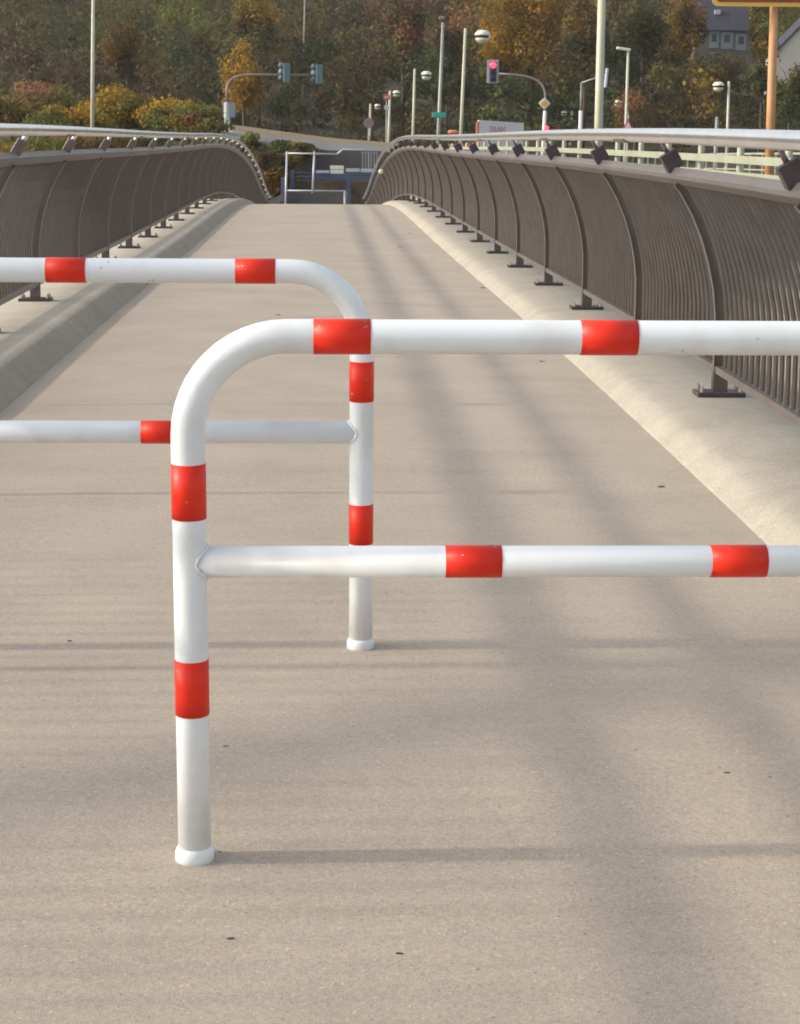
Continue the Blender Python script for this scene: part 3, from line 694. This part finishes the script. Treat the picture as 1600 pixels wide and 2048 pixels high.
c = at(1089, 207, 87.5); ps = thing('priority_sign', c, 'yellow diamond sign with a white border on the bent mast', 'sign')
rt45 = Matrix.Rotation(R(45), 3, 'Y')
MB().bbox(c, (.42, .03, .42), rt45, .015).build('border', M['signwhite'], ps); MB().bbox(c + Vector((0, -.02, 0)), (.25, .02, .25), rt45, .008).build('yellow_face', M['signyel'], ps)
c = at(1093, 256, 86); rl = thing('warning_lamp', c, 'small red lamp at the foot of the bent mast', 'lamp')
MB().lathe(c, [(.05, -.12), (.11, -.08), (.11, .06), (.04, .1)], 12).build('red_lens', M['redlamp'], rl); MB().tube([c - UP * .1, Vector((c.x, c.y, rz_(86)))], .04, 6).build('post', M['greyPole'], rl)

# second signal mast behind the thick mast
base, _, _t = pole_path(1163, 175, 1161, 255, 100, rz_(95) - .4)
tm3 = thing('signal_mast', base, 'thin signal mast whose arm reaches behind the thick pale mast', 'signal mast')
MB().tube([base, at(1161.5, 222, 100)], .11, 10).build('pole_foot', M['signwhite'], tm3); MB().tube([at(1161.5, 224, 100), at(1163, 165, 100)], .06, 8).build('pole', M['darkGreyPole'], tm3)
MB().tube([at(1163, 166, 100), at(1195, 155, 100), at(1212, 150, 100)], .05, 8).build('arm', M['greyPole'], tm3)
c = at(1212.5, 156, 99.6); t4 = thing('traffic_light', c, 'pale blue-grey signal head seen edge-on, right of the thick mast', 'traffic light')
MB().bbox(c, (.14, .5, 1.05), Matrix.Rotation(R(4), 3, 'Y'), .03).build('backboard', M['bluepale'], t4); MB().bbox(c + Vector((.12, 0, -.02)), (.16, .3, .9), Matrix.Rotation(R(4), 3, 'Y'), .03).build('housing', M['dark'], t4)

# far small signs
def disc_sign(x, y, D, r, m, label, zb, m2=None, name='road_sign'):
    c = at(x, y, D); root = thing(name, c, label, 'sign'); rx = Matrix.Rotation(R(90), 3, 'X')
    MB().lathe(c, [(r, 0), (r, .03)], 20, rx, False).build('sign_face', m, root)
    if m2: MB().box(c + Vector((0, -.045, 0)), (r * 1.2, .02, r * .3)).build('bar', m2, root)
    MB().tube([c + Vector((0, .04, 0)), Vector((c.x, c.y + .04, zb))], .04, 6).build('post', M['greyPole'], root); return root
disc_sign(773, 194.5, 112, .22, M['pink'], 'small round pink-red sign beside the far lamps', -4, M['signwhite'])
disc_sign(737, 246, 105, .30, mat('dull_sign_back', (.24, .17, .16), rough=.6), 'round dull brown sign back right of the gate', -5)
disc_sign(773, 215, 109, .16, M['bluepale'], 'small pale blue round sign under the pink sign', -4)
c = at(1256, 248, 70); rw = thing('roadworks_sign', c, 'red and white triangle sign with a dark blue base, just above the handrail', 'sign')
MB().poly([c + Vector((-.21, 0, -.20)), c + Vector((.21, 0, -.20)), c + Vector((0, 0, .20))], (0, .03, 0)).build('border', M['pink'], rw)
MB().poly([c + Vector((-.12, -.012, -.15)), c + Vector((.12, -.012, -.15)), c + Vector((0, -.012, .08))], (0, .01, 0)).build('face', M['signwhite'], rw)
MB().bbox(c + Vector((-.02, 0, -.33)), (.34, .1, .26), None, .02).build('base', M['signblue'], rw); MB().tube([c + UP * .18, c + UP * .34], .02, 6).build('pin', M['signwhite'], rw)
MB().tube([c - UP * .4, Vector((c.x, c.y, rz_(70)))], .03, 6).build('post', M['greyPole'], rw)
c = at(253, 215, 88); gs = thing('sign_post', c, 'grey post with a narrow dark panel among the left bushes', 'sign')
MB().bbox(c + Vector((.05, 0, -.2)), (.34, .06, 1.4), None, .02).build('panel', M['signgrey'], gs); MB().tube([at(248, 200, 88), at(247, 320, 88)], .05, 8).build('post', M['greyPole'], gs)
c = at(1434, 245, 75); g2 = thing('marker_post', c, 'short grey marker post left of the lamp under the house', 'post')
MB().tube([at(1434, 238, 75), Vector((c.x, c.y, rz_(75)))], [.07, .09], 8).build('shaft', M['greyPole'], g2); MB().lathe(at(1434, 237, 75), [(.07, 0), (.03, .06)], 8).build('cap', M['bluepale'], g2)

# big direction sign, upper right
OD = 45
base, _, top = pole_path(1549, -20, 1541, 262, OD, rz_(OD) + .1)
sgn = thing('direction_sign', base, 'large brown road sign with a yellow border on an orange brown pole', 'sign')
MB().tube([base, top], [.12, .10], 14).build('pole', M['woodpole'], sgn)
MB().tube([base + Vector((3.2, .1, 0)), top + Vector((3.2, .1, 0))], [.12, .10], 14).build('pole', M['woodpole'], sgn)
a = at(1424, 12, OD - .25); sw, sh = 4.6, 1.7
def rrect(x0, z0, w__, h__, r, y, th):
    pts = []
    for cx, cz, a0 in ((x0 + w__ - r, z0 + r, -90), (x0 + w__ - r, z0 + h__ - r, 0), (x0 + r, z0 + h__ - r, 90), (x0 + r, z0 + r, 180)):
        for k in range(7): an = R(a0 + 15 * k); pts.append(Vector((cx + r * math.cos(an), y, cz + r * math.sin(an))))
    return MB().poly(pts, (0, th, 0))
rrect(a.x, a.z, sw, sh, .16, a.y, .04).build('border', M['signYellow'], sgn)
rrect(a.x + .10, a.z + .10, sw - .2, sh - .2, .10, a.y - .012, .012 - .002).build('sign_face', M['signBrown'], sgn)
for z in (.35, 1.3): MB().box((a.x + sw / 2, a.y + .09, a.z + z), (sw * .92, .05, .06)).build('cross_bar', M['greyPole'], sgn)

# ------------------------------------------------------------------ truck and car on the junction
def px_box(x0, y0, x1, y1, D, depth): 
    a = at(x0, y0, D); b = at(x1, y1, D); return a, b
TD = 112
a = at(958, 240, TD); b = at(1048, 246, TD + .6)
zb_ = -2.3; zl = -1.45; dp = Vector((0, 2.3, 0))
tk = thing('lorry', Vector(((a.x + b.x) / 2, a.y, zb_)), 'white box lorry with faded red letters, above the right handrail', 'lorry')
MB().poly([(a.x, a.y, zl), (b.x, b.y, zl), (b.x, b.y, b.z), (a.x, a.y, a.z)], dp).build('cargo_box', M['truck'], tk)
MB().box(((a.x + b.x) / 2, a.y + 1.2, zl - .14), ((b.x - a.x) * .98, 2.0, .22)).build('chassis', M['dark'], tk)
MB().bbox((a.x - .06, a.y + 1.15, a.z - 1.15), (.10, 2.3, 2.1), None, .04).build('headboard', M['rust'], tk)
cabo = MB().bbox((a.x - 1.1, a.y + 1.15, zb_ + 1.25), (1.7, 2.2, 1.6), None, .15).build('cab', M['rust'], tk)
MB().bbox((a.x - 1.2, a.y + 1.15, zb_ + 1.65), (1.1, 2.23, .5), None, .05).build('window', M['glass'], cabo)
for q in (-1.2, .7, b.x - a.x - .6):
    MB().lathe((a.x + q, a.y + .32, zb_ + .45), [(.42, 0), (.45, .06), (.45, .24), (.42, .3)], 18, Matrix.Rotation(R(90), 3, 'X')).build('wheel', M['tyre'], tk)
# faded lettering (hardly legible in the photo)
tx = bpy.data.curves.new('lettering', 'FONT'); tx.body = 'TRAN'; tx.size = .62; tx.extrude = .01
to = bpy.data.objects.new('lettering_src', tx); C.objects.link(to); bpy.context.view_layer.update()
me = bpy.data.meshes.new_from_object(to.evaluated_get(bpy.context.evaluated_depsgraph_get())); bpy.data.objects.remove(to); me.materials.clear(); me.materials.append(M['truckred'])
lt = bpy.data.objects.new('lettering', me); C.objects.link(lt); lt.parent = tk; lt.matrix_parent_inverse = tk.matrix_basis.inverted()
lp_ = at(979, 264.5, TD - .2); ex_ = (b - a); ya = math.atan2(ex_.y, ex_.x)
lt.matrix_basis = Matrix.Translation((lp_.x, a.y - .01 + (lp_.x - a.x) * math.tan(ya), lp_.z)) @ Matrix.Rotation(ya, 4, 'Z') @ Matrix.Rotation(R(90), 4, 'X') @ Matrix.Diagonal((.62, .85, 1, 1))

c = at(908, 262, 84); car = thing('van', Vector((c.x, c.y, rz_(84))), 'orange vehicle roof peeking over the handrail left of the lorry', 'van')
zc = c.z - .02
MB().bbox((c.x, c.y + 2, zc - .05), (.44, 3.4, .2), None, .08).build('roof', M['orangecar'], car)
MB().bbox((c.x, c.y + 2, zc - .38), (.5, 3.4, .3), None, .08).build('windows', M['glass'], car)
MB().bbox((c.x, c.y + 2, zc - 1.0), (1.0, 4.4, .7), None, .12).build('body', M['orangecar'], car)
for dx in (-.55, .55):
    for dy in (.6, 3.3): MB().lathe((c.x + dx - .08, c.y + dy, zc - 1.35), [(.28, 0), (.3, .03), (.3, .15), (.28, .18)], 16, Matrix.Rotation(R(90), 3, 'Y')).build('wheel', M['tyre'], car)

# ------------------------------------------------------------------ houses
HD = 178.0
def hpt(x, y, D=HD): return at(x, y, D)
a = hpt(1392, 48); e = hpt(1508, 52); f_ = hpt(1512, 140)
hs1 = thing('house', Vector(((a.x + e.x) / 2, a.y, f_.z - 3)), 'grey house with a dark slate roof and three windows among the trees', 'house')
cx = (a.x + e.x) / 2; wW = e.x - a.x; eave = at(1450, 58, HD).z; ridge = at(1450, -18, HD + 5).z
MB().box((cx, a.y + 4.5, (eave + f_.z - 3) / 2), (wW, 9, eave - f_.z + 3)).build('wall', M['render'], hs1)
rf = MB(); y0, y1 = a.y - .45, a.y + 9.45; x0, x1 = a.x - .5, e.x + .35
rf.add([(x0, y0, eave - .15), (x1, y0, eave - .15), (x1, y1, eave - .15), (x0, y1, eave - .15), (x0 + .2, (y0 + y1) / 2, ridge), (x1 - .2, (y0 + y1) / 2, ridge)], [(0, 1, 5, 4), (2, 3, 4, 5), (1, 2, 5), (3, 0, 4), (3, 2, 1, 0)])
rfo = rf.build('roof', M['slate'], hs1)
sk = at(1441, 22, HD - .6); MB().box((sk.x, a.y + 1.45, sk.z), (.55, .4, .45)).build('skylight', M['bluepale'], rfo)
for (xa, ya, xb, yb, mm) in ((1420, 62, 1439, 94, 'glass'), (1444, 64, 1467, 96, 'greywall'), (1473, 68, 1494, 99, 'glass')):
    p0, p1 = at(xa, ya, HD - .1), at(xb, yb, HD - .1)
    fo = MB().box(((p0.x + p1.x) / 2, a.y - .01, (p0.z + p1.z) / 2), (p1.x - p0.x, .12, p0.z - p1.z)).build('window', M['winframe'], hs1)
    MB().box(((p0.x + p1.x) / 2, a.y - .08, (p0.z * .6 + p1.z * .4)), ((p1.x - p0.x) * .5, .04, (p0.z - p1.z) * .5)).build('pane', M[mm], fo)
    MB().box(((p0.x + p1.x) / 2, a.y - .07, p1.z - .03), ((p1.x - p0.x) * 1.1, .18, .07)).build('sill', M['winframe'], fo)
# white gable house at the right edge
WD_ = 150
g1 = at(1551, 106, WD_); g2_ = at(1605, 50, WD_); g0 = at(1551, 130, WD_); gb = at(1590, 148, WD_)
h2 = thing('house', Vector((g2_.x, g1.y, gb.z - 2)), 'white gabled house wall with a steep roof edge at the right border', 'house')
hw = 3.4
apex = g1 + (g2_ - g1) * (hw / (g2_.x - g1.x)); bx = apex.x + hw
MB().poly([Vector((g1.x, g1.y, gb.z - 3)), Vector((bx, g1.y, gb.z - 3)), Vector((bx, g1.y, g1.z)), Vector((apex.x, g1.y, apex.z)), Vector((g1.x, g1.y, g1.z))], (0, 4, 0)).build('wall', M['whiteRender'], h2)
for sgn_ in (0, 1):
    p = Vector((g1.x - .25, g1.y - .2, g1.z - .22)) if not sgn_ else Vector((bx + .25, g1.y - .2, g1.z - .22)); ap = Vector((apex.x, g1.y - .2, apex.z + .06))
    MB().poly([p, ap, ap + UP * .22, p + UP * .22] if not sgn_ else [ap, p, p + UP * .22, ap + UP * .22], (0, 4.4, 0)).build('roof', M['slate'], h2)

# ------------------------------------------------------------------ foliage
def leaf_mat(name, c1, c2, c3):
    m = bpy.data.materials.new(name); m.use_nodes = True; n = m.node_tree; L = n.links; b = n.nodes['Principled BSDF']
    b.inputs['Roughness'].default_value = .7; b.inputs['Specular IOR Level'].default_value = .2
    at_ = n.nodes.new('ShaderNodeAttribute'); at_.attribute_name = 'tint'
    cr = n.nodes.new('ShaderNodeValToRGB'); cr.color_ramp.elements[0].color = (*c1, 1); cr.color_ramp.elements[1].color = (*c3, 1)
    e_ = cr.color_ramp.elements.new(.5); e_.color = (*c2, 1); L.new(at_.outputs['Fac'], cr.inputs[0])
    L.new(cr.outputs[0], b.inputs['Base Color'])
    tr = n.nodes.new('ShaderNodeBsdfTranslucent'); L.new(cr.outputs[0], tr.inputs['Color'])
    ms = n.nodes.new('ShaderNodeMixShader'); ms.inputs[0].default_value = .38; L.new(b.outputs[0], ms.inputs[1]); L.new(tr.outputs[0], ms.inputs[2])
    L.new(ms.outputs[0], n.nodes['Material Output'].inputs['Surface'])
    return m
PAL = {
 'darkgreen': ((.030, .045, .022), (.060, .078, .032), (.105, .112, .042)),
 'olive': ((.062, .062, .022), (.115, .108, .032), (.18, .155, .042)),
 'brown': ((.060, .044, .024), (.110, .080, .036), (.165, .125, .048)),
 'purple': ((.055, .040, .030), (.105, .070, .046), (.14, .110, .055)),
 'ochre': ((.13, .088, .020), (.23, .15, .030), (.32, .215, .045)),
 'orange': ((.20, .095, .025), (.32, .165, .035), (.40, .23, .05)),
 'yellow': ((.26, .155, .02), (.40, .24, .028), (.48, .31, .04)),
 'russet': ((.19, .085, .040), (.28, .135, .065), (.34, .19, .09)),
 'pinkish': ((.20, .10, .05), (.30, .16, .08), (.32, .23, .08)),
 'green': ((.085, .105, .028), (.15, .165, .042), (.24, .235, .06)),
}
LM = {k: leaf_mat('foliage_' + k, *v) for k, v in PAL.items()}
PK = list(PAL)
class Leaves:
    def __init__(s): s.v = []; s.t = []; s.mi = []
    def quad(s, p, sz, rr, tint, mi=0, out=None):
        u_ = ((out or Vector()) * 1.3 + Vector((rr.gauss(0, .6), rr.gauss(0, .6), rr.gauss(0, .6) + .2))).normalized(); v_ = u_.orthogonal().normalized(); 
        an = rr.random() * 6.28; a_ = v_ * math.cos(an) + u_.cross(v_) * math.sin(an); b_ = u_.cross(a_)
        a_ *= sz * .5 * (.7 + .6 * rr.random()); b_ *= sz * .5 * (.5 + .5 * rr.random())
        s.v += [p - a_ - b_ * .4, p + b_ * .1 - a_ * .2 - b_, p + a_, p + b_]; s.t.append(tint); s.mi.append(mi)
    def crown(s, c, rx, ry, rz, n, sz, seed, mi=0, lobes=9, sparse=0.0, mis=None):
        rr = random.Random(seed); L_ = []
        for k in range(lobes):
            while True:
                q = Vector((rr.uniform(-1, 1), rr.uniform(-1, 1), rr.uniform(-1, 1)))
                if .15 < q.length < 1: break
            L_.append((Vector((q.x * rx * .68, q.y * ry * .68, q.z * rz * .70)), rr.uniform(.28, .52), rr.gauss(0, .16), mi if not mis else rr.choice(mis)))
        for k in range(n):
            lc, lr, lt_, m_ = rr.choice(L_)
            q = Vector((rr.gauss(0, 1), rr.gauss(0, 1), rr.gauss(0, 1))).normalized() * (rr.random() ** .35) * lr
            p = lc + Vector((q.x * rx, q.y * ry, q.z * rz)) * (1 + rr.gauss(0, .09))
            s.quad(Vector(c) + p, sz * (.6 + .8 * rr.random()), rr, min(1, max(0, .48 + lt_ + rr.gauss(0, .11))), m_, q.normalized())
    def build(s, name, mats, parent=None, origin=None):
        import numpy as np
        o = Vector(origin) if origin is not None else Vector((0, 0, 0)); n = len(s.t)
        me = bpy.data.meshes.new(name); co = np.array([tuple(v) for v in s.v], dtype=np.float32) - np.array(tuple(o), dtype=np.float32)
        me.vertices.add(4 * n); me.vertices.foreach_set('co', co.ravel()); me.loops.add(4 * n); me.loops.foreach_set('vertex_index', np.arange(4 * n, dtype=np.int32))
        me.polygons.add(n); me.polygons.foreach_set('loop_start', np.arange(0, 4 * n, 4, dtype=np.int32)); me.polygons.foreach_set('loop_total', np.full(n, 4, dtype=np.int32))
        for m_ in mats: me.materials.append(m_)
        me.polygons.foreach_set('material_index', np.array(s.mi, dtype=np.int32)); me.update(calc_edges=True)
        a_ = me.attributes.new('tint', 'FLOAT', 'FACE'); a_.data.foreach_set('value', np.array(s.t, dtype=np.float32))
        ob = bpy.data.objects.new(name, me); C.objects.link(ob); ob.location = o
        if parent: ob.parent = parent; ob.matrix_parent_inverse = parent.matrix_basis.inverted()
        return ob
def tree(px, py, D, wpx, hpx, pal, label, cat='tree', name='deciduous_tree', n=2600, sz=None, pals=None, group=None, lobes=13, zb=None, dens=1.6):
    """crown centred on pixel (px,py), wpx x hpx pixels"""
    c = at(px, py, D); rx = wpx / 2 * D / F; rz = hpx / 2 * D / F; ry = rx
    base = Vector((c.x, c.y, gz(c.x, c.y) if zb is None else zb)); base.z = min(base.z, c.z - rz * .9)
    root = thing(name, base, label, cat, group)
    lv = Leaves(); mats = [LM[k] for k in (pals or [pal])]
    sz = sz or 6.0 * D / F
    lv.crown(c, rx, ry, rz, int(n * dens), sz, int(px * 7 + py), 0, lobes, mis=list(range(len(mats))))
    lv.build('crown', mats, root, base)
    tr = MB(); h0 = c.z - rz * .3; tw = max(.05, rx * .06)
    tr.tube([base - UP * .2, base + (Vector((c.x, c.y, h0)) - base) * .5 + Vector((.05 * rx, 0, 0)), Vector((c.x, c.y, h0)), c + UP * rz * .5], [tw * 1.3, tw, tw * .7, tw * .25], 8)
    rr = random.Random(px)
    for k in range(7):
        st = Vector((c.x, c.y, h0 - rz * .2 + k * rz * .12)); an = rr.random() * 6.28
        en = st + Vector((math.cos(an) * rx * .75, math.sin(an) * ry * .75, rz * rr.uniform(.3, .8))); tr.tube([st, (st + en) / 2 + UP * rz * .1, en], [tw * .5, tw * .3, tw * .08], 5)
    tr.build('trunk', M['bark'], root, base)
    return root
GW = 'autumn trees on the hillside'; GB = 'autumn bushes beyond the left railing'
# trees that can be told apart
tree(485, 160, 112, 110, 150, 'yellow', 'golden yellow tree behind the curved signal mast', pals=['yellow', 'yellow', 'ochre'], n=2600)
tree(515, 55, 135, 120, 160, 'ochre', 'olive and ochre tree above the golden tree', pals=['olive', 'ochre', 'brown'])
tree(1060, 50, 130, 260, 230, 'ochre', 'broad ochre orange tree above the red traffic light', pals=['ochre', 'orange', 'ochre', 'yellow'], n=9000, lobes=24)
tree(1170, 75, 126, 130, 200, 'ochre', 'ochre and olive tree beside the thick pale mast', pals=['ochre', 'olive', 'brown'], n=3200)
tree(805, 50, 132, 110, 190, 'russet', 'russet brown tree above the smaller drum lamps', pals=['brown', 'russet', 'olive', 'brown'], n=3000)
tree(893, 110, 128, 90, 150, 'brown', 'dull green tree between the thin grey mast and the largest lamp', pals=['darkgreen', 'olive', 'brown'], n=2200)
tree(1370, 60, 140, 110, 190, 'orange', 'tall orange tree left of the slate roofed house', pals=['orange', 'ochre', 'brown'], n=3200)
tree(1285, 60, 136, 130, 170, 'olive', 'dark olive tree between the thick mast and the orange tree', pals=['olive', 'darkgreen', 'brown'], n=3000)
tree(1270, 222, 96, 110, 100, 'russet', 'russet bush with sprawling twigs just above the right handrail', 'bush', 'bush', pals=['russet', 'russet', 'brown'], n=1500, sz=.11)
tree(1440, 145, 150, 150, 90, 'olive', 'olive and ochre tree below the house windows', pals=['olive', 'ochre', 'brown', 'olive'], n=2600)
tree(1530, 55, 140, 95, 170, 'green', 'yellow green tree right of the slate roofed house', pals=['green', 'olive', 'ochre'], n=2600)
tree(1580, 190, 118, 100, 130, 'darkgreen', 'dark green tree below the white gabled house', pals=['darkgreen', 'green', 'brown'], n=2400)
tree(1524, 150, 116, 60, 90, 'darkgreen', 'dark green tree beside the orange brown sign pole', pals=['darkgreen', 'olive'], n=1500)
tree(252, 110, 118, 110, 180, 'brown', 'brown thin-leaved tree right of the left slim mast', pals=['brown', 'purple', 'brown', 'ochre'], n=2400)
# left bushes
for i, (x, y, wd, ht, D, pals, lab) in enumerate([
    (20, 225, 150, 110, 84, ['olive', 'pinkish', 'green', 'ochre'], 'olive and pinkish bush at the left edge above the handrail'),
    (105, 205, 170, 120, 88, ['pinkish', 'green', 'ochre', 'pinkish'], 'pinkish orange bush left of the slim mast'),
    (150, 245, 150, 90, 82, ['yellow', 'green', 'orange', 'green'], 'orange and green bush at the slim mast foot'),
    (212, 222, 150, 110, 86, ['green', 'yellow', 'green'], 'yellowish green bush just right of the slim mast'),
    (290, 232, 140, 90, 86, ['green', 'ochre', 'green'], 'green and ochre bush beside the narrow grey panel'),
    (345, 240, 130, 80, 84, ['ochre', 'green', 'yellow'], 'ochre bush between the grey panel and the red tipped bush'),
    (398, 242, 120, 74, 82, ['ochre', 'pinkish', 'green', 'green'], 'red tipped ochre bush left of the curved signal mast'),
    (60, 300, 190, 90, 70, ['green', 'ochre', 'ochre'], 'green and ochre bush seen under the left handrail, first from the left'),
    (190, 300, 190, 90, 72, ['brown', 'ochre', 'olive'], 'brown and ochre bush seen under the left handrail beside the first'),
    (330, 290, 190, 80, 74, ['darkgreen', 'ochre', 'olive'], 'dark bush seen under the left handrail near its far end'),
    (525, 350, 90, 110, 68, ['ochre', 'olive', 'brown', 'orange'], 'ochre bush between the left railing end and the gate'),
    (560, 335, 90, 90, 74, ['olive', 'brown', 'ochre'], 'olive and brown bush tucked behind the gate post'),
    (500, 300, 80, 60, 73, ['olive', 'green', 'brown'], 'green bush under the ramp road at the left railing end'),
    (575, 300, 110, 40, 76, ['olive', 'darkgreen', 'ochre'], 'low olive bush below the ramp road above the gate')]):
    tree(x, y, D, wd * 1.22, ht * 1.1, None, lab, 'bush', 'bush', n=2700, lobes=16, pals=pals, sz=.15 if D > 75 else .12)

# wooded hillside: one mass
wood = Leaves(); wr = random.Random(11)
def region(x, y):
    if x < 160: return wr.choice(['brown', 'olive', 'olive', 'darkgreen', 'purple'])
    if x < 480 and y < 70: return wr.choice(['olive', 'green', 'olive', 'brown'])
    if 960 < x < 1200 and y < 130: return wr.choice(['ochre', 'orange', 'ochre', 'brown'])
    if x < 340: return wr.choice(['purple', 'brown', 'darkgreen', 'brown', 'olive'])
    if x < 480: return wr.choice(['darkgreen', 'olive', 'brown', 'olive'])
    if x < 580: return wr.choice(['olive', 'brown', 'darkgreen', 'ochre']) if y < 120 else wr.choice(['brown', 'darkgreen'])
    if x < 760: return wr.choice(['brown', 'purple', 'darkgreen', 'brown', 'olive'])
    if x < 960: return wr.choice(['brown', 'russet', 'olive', 'darkgreen']) if y < 110 else wr.choice(['darkgreen', 'brown', 'darkgreen'])
    if x < 1200: return wr.choice(['ochre', 'brown', 'olive']) if y < 120 else wr.choice(['darkgreen', 'green', 'brown', 'darkgreen'])
    if x < 1340: return wr.choice(['darkgreen', 'olive', 'brown'])
    if x < 1420: return wr.choice(['ochre', 'brown', 'olive'])
    return wr.choice(['olive', 'green', 'darkgreen', 'brown'])
CRI = CR.inverted()
def pix(p):
    q = CRI @ (Vector(p) - Vector((0, 0, CAMH))); return 800 + F * q.x / -q.z, 1024 - F * q.y / -q.z, -q.z
y_ = 127.0; cnt = 0
while y_ < 240:
    hwid = y_ * .25; x_ = -hwid + wr.uniform(0, 2)
    while x_ < hwid:
        for hgt in (1.2, 4.6):
            xx = x_ + wr.uniform(-1, 1); yy = y_ + wr.uniform(-3, 3); r_ = wr.uniform(1.9, 2.9); c = Vector((xx, yy, gz(xx, yy) + hgt + wr.uniform(-.6, .9)))
            X_, Y_, D_ = pix(c); rp = r_ * F / D_
            if Y_ + rp < -20: continue
            if X_ + rp * .6 > 1392 and X_ - rp * .6 < 1512 and Y_ - rp < 100 and D_ < HD + 12: continue
            if X_ + rp > 1550 and Y_ - rp < 120 and D_ < WD_ + 12: continue
            if yy < 134 and hgt > 2 and 560 < X_ < 800: continue
            p1, p2 = region(X_, Y_), region(X_, Y_)
            wood.crown(c, r_, r_, r_ * wr.uniform(.9, 1.25), 480, .30, cnt, 0, 7, mis=[PK.index(p1), PK.index(p1), PK.index(p2)])
            cnt += 1
        x_ += 3.5
    y_ += 8
tag(wood.build('woodland', [LM[k] for k in PK]), 'dense autumn wood covering the hillside', kind='stuff')
# bare ochre trunks showing in the wood
hz = MB().box((0, 385, 31.5), (1500, 980, 88)).build('haze', bpy.data.materials.new('haze_air')); tag(hz, kind='stuff')
hm = hz.data.materials[0]; hm.use_nodes = True; hn = hm.node_tree; hn.nodes.remove(hn.nodes['Principled BSDF'])
pv = hn.nodes.new('ShaderNodeVolumePrincipled'); pv.inputs['Color'].default_value = (.93, .91, .90, 1); pv.inputs['Density'].default_value = .00025; pv.inputs['Anisotropy'].default_value = .3
hn.links.new(pv.outputs[0], hn.nodes['Material Output'].inputs['Volume'])
lt_ = thing('shadow_caster_tree', (-10, -3, gz(-10, -3)), 'leaning tree added out of view left of the footbridge to cast a soft shadow', 'tree')  # unseen tree, added to throw the broad soft shadow over the deck
MB().tube([(-10, -3, gz(-10, -3) - .3), (-10, -2.8, -4), (-10, -1.5, 0), (-10, 1.2, 3.0), (-10, 2.9, 4.5), (-10, 3.95, 5.5), (-10, 5.6, 6.9), (-10, 7.2, 8.6)], [.3, .26, .22, .17, .14, .13, .10, .05], 12).build('trunk', M['bark'], lt_)
ll = Leaves(); ll.crown((-10, 7.4, 9.3), 1.6, 1.6, 1.5, 900, .12, 5); ll.build('crown', [LM['ochre']], lt_, (-10, -3, gz(-10, -3)))
print('leaves', len(wood.t), 'objects', len(bpy.data.objects))
